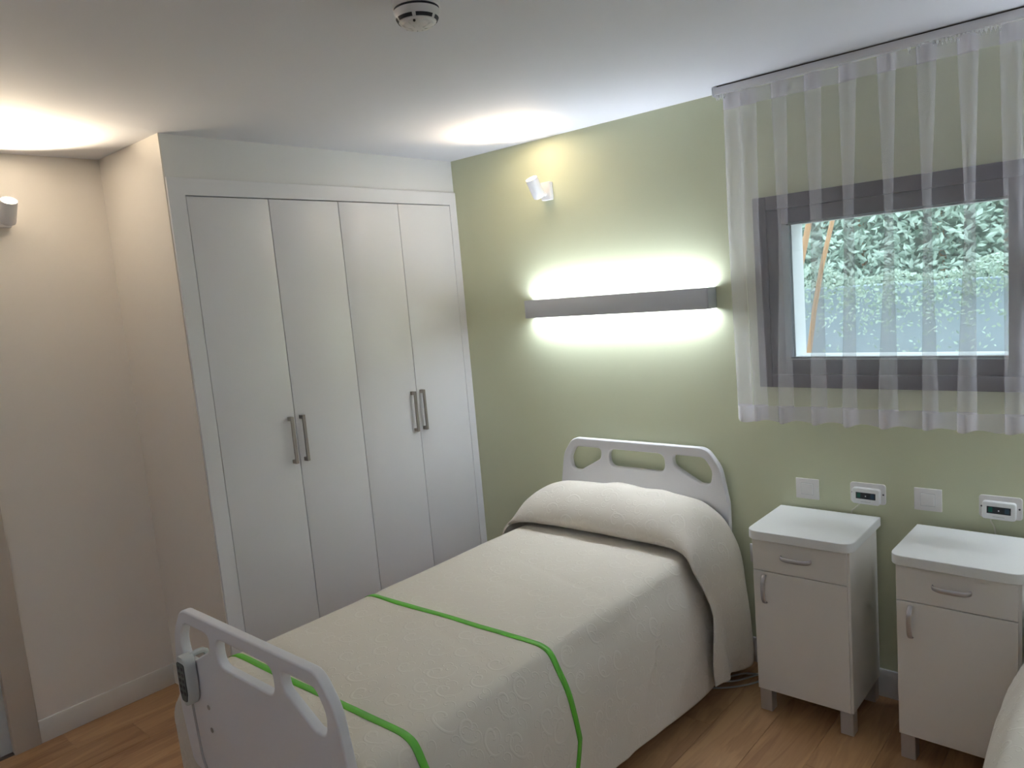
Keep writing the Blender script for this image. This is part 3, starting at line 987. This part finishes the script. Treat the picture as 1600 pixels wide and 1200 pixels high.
def bedspread(map_x, label, ox, ribbons=True):
    root = empty('bedspread', (ox, -1.0, 0.58))
    tag(root, label, 'bedspread')
    def loc(p):
        return (map_x(p[0], p[1]) - ox, p[1] + 1.0, p[2] - 0.58)
    prof = [(0.500, 0.105), (0.505, 0.22), (0.515, 0.35), (0.532, 0.45), (0.552, 0.52), (0.575, 0.563), (0.612, 0.581), (0.68, 0.585),
            (0.90, 0.588), (1.10, 0.590), (1.30, 0.592), (1.44, 0.592), (1.495, 0.588), (1.528, 0.570), (1.556, 0.520), (1.586, 0.459), (1.602, 0.400),
            (1.614, 0.330), (1.625, 0.24), (1.633, 0.155), (1.638, 0.085)]
    prof = catmull(prof, 6)
    YA, YZ = -0.24, -2.045
    def surf(j, y, lift=0.0):
        px, pz = prof[j]
        side = 1 if px > 1.07 else -1
        # outward direction of the profile
        a = Vector(prof[max(j - 1, 0)]); b_ = Vector(prof[min(j + 1, len(prof) - 1)])
        tg = (b_ - a).normalized()
        nr = Vector((-tg.y, tg.x))
        hang = max(0.0, min(1.0, (0.56 - pz) / 0.40))
        nz = noise.noise(Vector((px * 3.0, y * 3.0, pz * 3.0)))
        dsp = 0.0035 * nz + 0.0018 * noise.noise(Vector((px * 9 + 4, y * 9, pz * 8)))
        # shallow creases across the top
        ss = (y + 0.74 + 0.30 * (px - 1.0))
        dsp += -0.004 * math.exp(-(ss / 0.018) ** 2) * (1 - hang) * max(0.0, 1 - abs(px - 1.2) / 0.45)
        ss = (y + 0.93 + 0.16 * (px - 0.9))
        dsp += -0.0035 * math.exp(-(ss / 0.03) ** 2) * (1 - hang) * max(0.0, 1 - abs(px - 0.95) / 0.4)
        ss = (y + 1.42 + 0.25 * (px - 1.2))
        dsp += -0.0025 * math.exp(-(ss / 0.025) ** 2) * (1 - hang)
        # soft folds in the hanging sides
        dsp += hang * (0.011 * math.sin(y * 7.5 + 0.7 + 1.3 * math.sin(y * 2.1)) + 0.009 * noise.noise(Vector((y * 4.0, side * 3.0, pz * 1.5))))
        # diagonal drag lines below the edge
        dd = y + 0.62 + (0.56 - pz) * 0.9
        dsp += 0.006 * math.exp(-(dd / 0.035) ** 2) * (1 if side > 0 else 0) * min(1, hang * 3)
        dsp += lift
        if side < 0:                       # the corner of the cloth stands out beside the footboard
            dsp += 0.095 * math.exp(-((pz - 0.36) / 0.13) ** 2) * max(0.0, min(1.0, (-1.72 - y) / 0.32)) ** 2
        z = pz + nr.y * dsp
        if pz < 0.14:
            z += 0.018 * math.sin(y * 5.0 + 1.0) * (0.14 - pz) / 0.06
        return (px + nr.x * dsp, y, z)
    ys = [YA + (YZ - YA) * i / 110 for i in range(111)]
    rows = [[loc(surf(j, y)) for j in range(len(prof))] for y in ys]
    # round over the foot end and drop down behind the footboard
    last = [surf(j, YZ) for j in range(len(prof))]
    for dy, zc in ((-0.006, 0.580), (-0.012, 0.565), (-0.016, 0.53), (-0.018, 0.45), (-0.017, 0.35), (-0.014, 0.22), (-0.010, 0.115)):
        rows.append([loc((p[0], YZ + dy * 0.9, min(p[2], zc))) for p in last])
    grid_obj('main_cover', rows, 'jacquard', root, 0.003)
    if ribbons:
        for yc, drift, nm in ((-1.30, -0.10, 'trim'), (-1.893, -0.02, 'trim')):
            rr = []
            for dy in (0.0125, 0.0, -0.0125):
                line = []
                for j in range(len(prof)):
                    px, pz = prof[j]
                    y = yc + dy + (0.012 * (px - 1.05) if pz > 0.5 else 0.0065)
                    y += 0.003 * noise.noise(Vector((px * 5, yc, pz * 5)))
                    h_ = max(0.0, (0.30 - pz) / 0.2)
                    if px > 1.07:
                        y += drift * h_
                    line.append(loc(surf(j, y, 0.0030)))
                rr.append(line)
            o = grid_obj('green_trim', rr, 'ribbon_green', root, 0.0016)
            o['label'] = 'bright green satin trim line'
    # the end turned up over the pillow
    st = [  # x, z at tuck, arch height, front y
        (0.478, 0.24, 0.00, -0.385), (0.480, 0.38, 0.00, -0.385), (0.490, 0.50, 0.01, -0.38), (0.512, 0.565, 0.035, -0.375), (0.555, 0.588, 0.085, -0.37),
        (0.625, 0.596, 0.140, -0.365), (0.74, 0.598, 0.178, -0.36), (0.90, 0.600, 0.195, -0.36), (1.08, 0.600, 0.200, -0.365), (1.25, 0.600, 0.198, -0.37),
        (1.39, 0.600, 0.186, -0.38), (1.49, 0.596, 0.165, -0.39), (1.56, 0.570, 0.140, -0.41), (1.612, 0.505, 0.105, -0.44), (1.645, 0.41, 0.06, -0.455),
        (1.662, 0.31, 0.025, -0.46), (1.672, 0.20, 0.0, -0.46), (1.680, 0.105, 0.0, -0.462)]
    st = catmull(st, 7)
    arch = catmull([(0.085, 0.0), (0.03, 0.07), (-0.005, 0.24), (-0.002, 0.42), (0.03, 0.66), (0.085, 0.87), (0.15, 0.985), (0.21, 1.0), (0.265, 0.93), (0.305, 0.76)], 5)
    yb = -0.075
    rows = []
    for i, (X, Z, A, yf) in enumerate(st):
        row_ = []
        A = max(A, 0.0)
        wgt = min(1.0, A / 0.12)
        for k, (ay, az) in enumerate(arch):
            t = k / (len(arch) - 1)
            y_arch = yf + 0.005 + ay * (abs(yf - yb) / 0.305)
            y_hang = yf + (yb - yf) * t
            y = y_hang + (y_arch - y_hang) * wgt
            z = Z + A * az
            x_ = X
            hang = 1 - wgt
            s = 1 if X > 1.07 else -1
            x_ += s * hang * (0.022 * math.sin(t * 10.0 + 0.4) + 0.016 * noise.noise(Vector((t * 5, Z * 4, s * 2))) + 0.03 * t * (1 - t))
            x_ += s * 0.05 * max(0.0, min(1, A / 0.1)) * (1 - wgt) * az
            z += 0.010 * noise.noise(Vector((X * 6, y * 7, 1.0))) * wgt * (0.3 + az)
            z += 0.004 * noise.noise(Vector((X * 14, y * 12, 5.0))) * wgt * az
            if i > len(st) - 3 or i < 3:
                z += 0.014 * math.sin(t * 7.0)
                z -= 0.05 * max(0.0, 0.45 - abs(t - 0.5)) * (1 if s > 0 else 0.3) * (1 if t > 0.1 else 0)
            row_.append(loc((x_, y, z)))
        rows.append(row_)
    # transpose so that UV u runs across the bed
    rows = [list(c) for c in zip(*rows)]
    grid_obj('pillow_fold', rows, 'jacquard', root, 0.005)
    return root
bedspread(lambda x_, y_: x_, 'cream embossed bedspread with two green trim lines, turned up over the pillow', 1.07)
SX = 4.285
def second_x(x_, y_):
    # near the wall the cloth is held back by the cabinet beside it
    t = max(0.0, min(1.0, (-0.46 - y_) / 0.28))
    return max(SX - x_, 2.733 - 0.165 * t * t * (3 - 2 * t) + 0.02 * max(0.0, x_ - 1.6))
hospital_bed(SX - BX + 0.045, -1, 'second white hospital bed standing right of the bedside cabinets')
bedspread(second_x, 'cream bedspread of the second bed at the lower right corner', SX - 1.07)

# ------------------------------------------------------------------ bed hand control on the footboard
hc = empty('bed_hand_control', (0.745, -2.125, 0.568))
tag(hc, 'grey bed remote with dark keypad hooked on the footboard', 'remote control')
bm = bmesh.new()
prof_ = [(0.010, -0.002), (0.020, 0.010), (0.026, 0.03), (0.029, 0.075), (0.029, 0.125), (0.026, 0.148), (0.015, 0.157)]
rings = []
for hw_, z in prof_:
    pts = rounded([(-hw_, -0.020), (hw_, -0.020), (hw_, 0.018), (-hw_, 0.018)], 0.009, 4)
    rings.append([bm.verts.new((a, b_, z)) for a, b_ in pts])
for a, b_ in zip(rings, rings[1:]):
    n_ = len(a)
    for k in range(n_):
        bm.faces.new((a[k], a[(k + 1) % n_], b_[(k + 1) % n_], b_[k]))
bm.faces.new(rings[0]); bm.faces.new(rings[-1])
finish('remote_body', bm, 'remote_grey', hc, angle=50)
kp = panel('keypad', 'remote_dark', hc, [rounded([(-0.015, 0.012), (0.015, 0.012), (0.0235, 0.04), (0.0235, 0.138), (-0.0235, 0.138), (-0.0235, 0.04)], 0.010, 5)], 0.004, 0.001, Matrix.Translation((0, -0.0205, 0)) @ XZ)
for r_i in range(5):
    for c_i in (-1, 1):
        bm = bmesh.new(); add_box(bm, c_i * 0.011 - 0.006, c_i * 0.011 + 0.006, -0.0235, -0.0222, 0.036 + r_i * 0.02, 0.046 + r_i * 0.02, 0.0005, 1)
        finish('key', bm, 'rubber', kp)
bm = bmesh.new()
tube(bm, [(0.004, 0.012, 0.135), (0.008, 0.016, 0.152), (0.012, 0.030, 0.157), (0.014, 0.048, 0.157), (0.015, 0.058, 0.150), (0.015, 0.060, 0.130)], 0.007, 8, flat=1.3)
finish('hook', bm, 'remote_grey', hc)
bm = bmesh.new()
tube(bm, catmull([(0, 0, 0.002), (0.002, 0, -0.03), (0.006, 0.002, -0.12), (0.015, 0.004, -0.20), (0.03, 0.02, -0.275), (0.05, 0.06, -0.31), (0.07, 0.14, -0.28)], 5), 0.0036, 8)
finish('cord', bm, 'cord_grey', hc)

# ------------------------------------------------------------------ bedside cabinets
def cabinet(x0, yback, rz, label):
    Wd, Dp, Ht, Hb = 0.397, 0.362, 0.758, 0.094
    root = empty('bedside_cabinet', (x0 + Wd / 2, yback - Dp / 2, 0), rz)
    tag(root, label, 'bedside cabinet', 'bedside cabinets against the green wall')
    hw_, hd = Wd / 2, Dp / 2
    tp = rounded([(-hw_, hd), (hw_, hd), (hw_, -hd), (-hw_, -hd)], [0.004, 0.004, 0.050, 0.050], 8)
    panel('top_board', 'cabinet_top', root, [tp], 0.036, 0.003, Matrix.Translation((0, 0, Ht - 0.018)))
    b0, b1 = -hw_ + 0.016, hw_ - 0.016
    f_, k_ = -hd + 0.022, hd - 0.004
    zt_ = Ht - 0.036
    box('side_panel', 'cabinet_white', root, b0, b0 + 0.016, f_ + 0.004, k_, Hb, zt_, 0.001, 1)
    box('side_panel', 'cabinet_white', root, b1 - 0.016, b1, f_ + 0.004, k_, Hb, zt_, 0.001, 1)
    bm = bmesh.new()
    add_box(bm, b0 + 0.016, b1 - 0.016, k_ - 0.008, k_, Hb, zt_)
    add_box(bm, b0 + 0.016, b1 - 0.016, f_ + 0.024, k_ - 0.008, Hb, Hb + 0.016)
    finish('carcass', bm, 'cabinet_white', root)
    zs = 0.592
    dr = box('drawer', 'cabinet_white', root, b0 + 0.0012, b1 - 0.009, f_ - 0.002, f_ + 0.016, zs + 0.002, zt_ - 0.003, 0.0012, 1)
    do = box('door', 'cabinet_white', root, b0 + 0.0012, b1 - 0.009, f_ - 0.002, f_ + 0.016, Hb + 0.001, zs - 0.0015, 0.0012, 1)
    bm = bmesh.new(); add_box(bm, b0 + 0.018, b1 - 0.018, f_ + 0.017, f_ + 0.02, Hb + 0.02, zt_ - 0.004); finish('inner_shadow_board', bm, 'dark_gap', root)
    def bow(L_):
        pts = catmull([(-L_ / 2, 0.0, 0), (-L_ / 2 + 0.003, -0.010, 0), (-L_ / 2 + 0.014, -0.019, 0), (-L_ / 4, -0.0235, 0), (0, -0.025, 0), (L_ / 4, -0.0235, 0), (L_ / 2 - 0.014, -0.019, 0), (L_ / 2 - 0.003, -0.010, 0), (L_ / 2, 0.0, 0)], 4)
        b2 = bmesh.new()
        tube(b2, pts, 0.0036, 12, flat=2.3)
        return b2
    bm = bow(0.112)
    # flatten direction: broad side faces the room
    bmesh.ops.transform(bm, matrix=Matrix.Translation((-0.012, f_ - 0.002, 0.660)), verts=bm.verts)
    h = finish('handle', bm, 'satin_steel', dr); h['label'] = 'arched satin steel handle'
    bm = bow(0.112)
    bmesh.ops.transform(bm, matrix=Matrix.Translation((b0 + 0.046, f_ - 0.002, 0.520)) @ Matrix.Rotation(R(90), 4, 'Y'), verts=bm.verts)
    h = finish('handle', bm, 'satin_steel', do); h['label'] = 'arched satin steel handle'
    for lx in (b0 + 0.0275, b1 - 0.0275):
        for ly in (f_ + 0.030, k_ - 0.030):
            bm = bmesh.new(); add_box(bm, lx - 0.024, lx + 0.024, ly - 0.024, ly + 0.024, 0.0, Hb, 0.002, 1)
            finish('leg', bm, 'leg_steel', root)
    return root
cabinet(1.800, -0.016, 0.0, 'white bedside cabinet with steel legs next to the bed')
cabinet(2.328, -0.045, R(-1.2), 'white bedside cabinet between the first cabinet and the second bed')

# ------------------------------------------------------------------ switches, call units, socket
def switch(xc, zc, label):
    root = empty('wall_switch', (xc, 0, zc))
    tag(root, label, 'switch')
    box('plate', 'switch_white', root, -0.047, 0.047, -0.009, 0.0, -0.043, 0.043, 0.002)
    box('rocker', 'switch_white', root, -0.0235, 0.0235, -0.0125, -0.008, -0.023, 0.023, 0.0015)
    bm = bmesh.new()
    for (a, b_, c, d_) in ((-0.0245, 0.0245, 0.0232, 0.0244), (-0.0245, 0.0245, -0.0244, -0.0232), (-0.0245, -0.0237, -0.0244, 0.0244), (0.0237, 0.0245, -0.0244, 0.0244)):
        add_box(bm, a, b_, -0.0094, -0.0088, c, d_)
    finish('rocker_gap', bm, 'print_grey', root)
switch(1.912, 0.838, 'white square wall switch above the first bedside cabinet')
switch(2.362, 0.846, 'white square wall switch above the gap between the cabinets')

def call_unit(xc, zc, label, cordpts):
    root = empty('nurse_call_unit', (xc, 0, zc))
    tag(root, label, 'call unit', 'nurse call units above the cabinets')
    panel('wall_plate', 'switch_white', root, [rounded([(-0.066, -0.041), (0.066, -0.041), (0.066, 0.041), (-0.066, 0.041)], 0.012, 5)], 0.008, 0.002, Matrix.Translation((0, -0.004, 0)) @ XZ)
    for sx in (-1, 1):
        bm = bmesh.new(); lathe(bm, [(0.0003, 0.002), (0.003, 0.0015), (0.0035, 0.0)], 10, mat4=Matrix.Translation((sx * 0.0575, -0.008, 0)) @ Matrix.Rotation(R(90), 4, 'X'))
        finish('screw', bm, 'rubber', root)
    t = Matrix.Translation((-0.002, -0.019, -0.008)) @ Matrix.Rotation(R(1.0), 4, 'Y')
    hs = panel('handset', 'device_white', root, [rounded([(-0.051, -0.032), (0.051, -0.032), (0.051, 0.032), (-0.051, 0.032)], 0.010, 6)], 0.022, 0.003, t @ XZ)
    bm = bmesh.new(); add_box(bm, -0.0365, 0.0365, -0.0118, -0.0105, -0.0105, 0.0155, 0.0004, 1)
    bmesh.ops.transform(bm, matrix=t, verts=bm.verts); finish('display', bm, 'screen_dark', hs)
    for mt_, xa, xb, za, zb in (('icon_green', -0.032, -0.019, -0.006, 0.013), ('icon_blue', 0.018, 0.032, -0.006, 0.012), ('icon_white', -0.002, 0.002, -0.0005, 0.004)):
        bm = bmesh.new(); add_box(bm, xa, xb, -0.0124, -0.0117, za, zb, 0.0003, 1)
        bmesh.ops.transform(bm, matrix=t, verts=bm.verts); finish('button', bm, mt_, hs)
    bm = bmesh.new()
    xx = -0.018
    rng = random.Random(4)
    while xx < 0.018:                                  # the unreadable small print line
        wd = rng.uniform(0.0012, 0.0028)
        add_box(bm, xx, xx + wd, -0.0114, -0.0109, -0.0225, -0.0208)
        xx += wd + 0.0008
    bmesh.ops.transform(bm, matrix=t, verts=bm.verts); finish('small_print', bm, 'print_grey', hs)
    bm = bmesh.new(); tube(bm, catmull(cordpts, 6), 0.0022, 8)
    finish('cord', bm, 'cord_white', root)
call_unit(2.149, 0.846, 'white nurse call unit with dark display above the first cabinet',
          [(-0.028, -0.016, -0.040), (-0.034, -0.014, -0.05), (-0.048, -0.012, -0.065), (-0.062, -0.010, -0.085), (-0.066, -0.009, -0.16)])
call_unit(2.594, 0.846, 'white nurse call unit with dark display near the right edge',
          [(-0.028, -0.016, -0.040), (-0.028, -0.014, -0.052), (-0.022, -0.012, -0.066), (-0.016, -0.010, -0.09), (-0.014, -0.009, -0.16)])

sk = empty('power_socket', (1.690, 0, 0.515))
tag(sk, 'white power socket with plug between bed and cabinet', 'socket')
box('plate', 'switch_white', sk, -0.042, 0.042, -0.009, 0.0, -0.042, 0.042, 0.003)
bm = bmesh.new(); tube(bm, [(0, -0.009, 0), (0, -0.030, 0), (0, -0.034, 0)], [0.020, 0.018, 0.012], 16); finish('plug', bm, 'cord_white', sk)
bm = bmesh.new(); tube(bm, catmull([(0, -0.030, 0), (0.004, -0.042, -0.03), (0.01, -0.03, -0.15), (0.02, -0.022, -0.35), (0.03, -0.04, -0.49), (0.02, -0.10, -0.511), (-0.04, -0.14, -0.511)], 6), 0.0035, 8); finish('plug_lead', bm, 'cord_white', sk)

# loose cable on the floor
bm = bmesh.new()
pts = [(1.35, -0.45, 0.004), (1.50, -0.37, 0.004), (1.60, -0.315, 0.004), (1.66, -0.27, 0.005), (1.71, -0.21, 0.005), (1.735, -0.16, 0.005), (1.72, -0.12, 0.005), (1.66, -0.15, 0.011),
       (1.60, -0.24, 0.010), (1.585, -0.28, 0.006), (1.60, -0.27, 0.012), (1.66, -0.22, 0.012), (1.72, -0.12, 0.012), (1.76, -0.06, 0.006), (1.84, -0.035, 0.005), (1.95, -0.03, 0.005)]
tube(bm, catmull(pts, 6), 0.0038, 8)
o = finish('floor_cable', bm, 'cord_grey')
tag(o, 'grey electric cable looped on the floor beside the bed', 'cable')
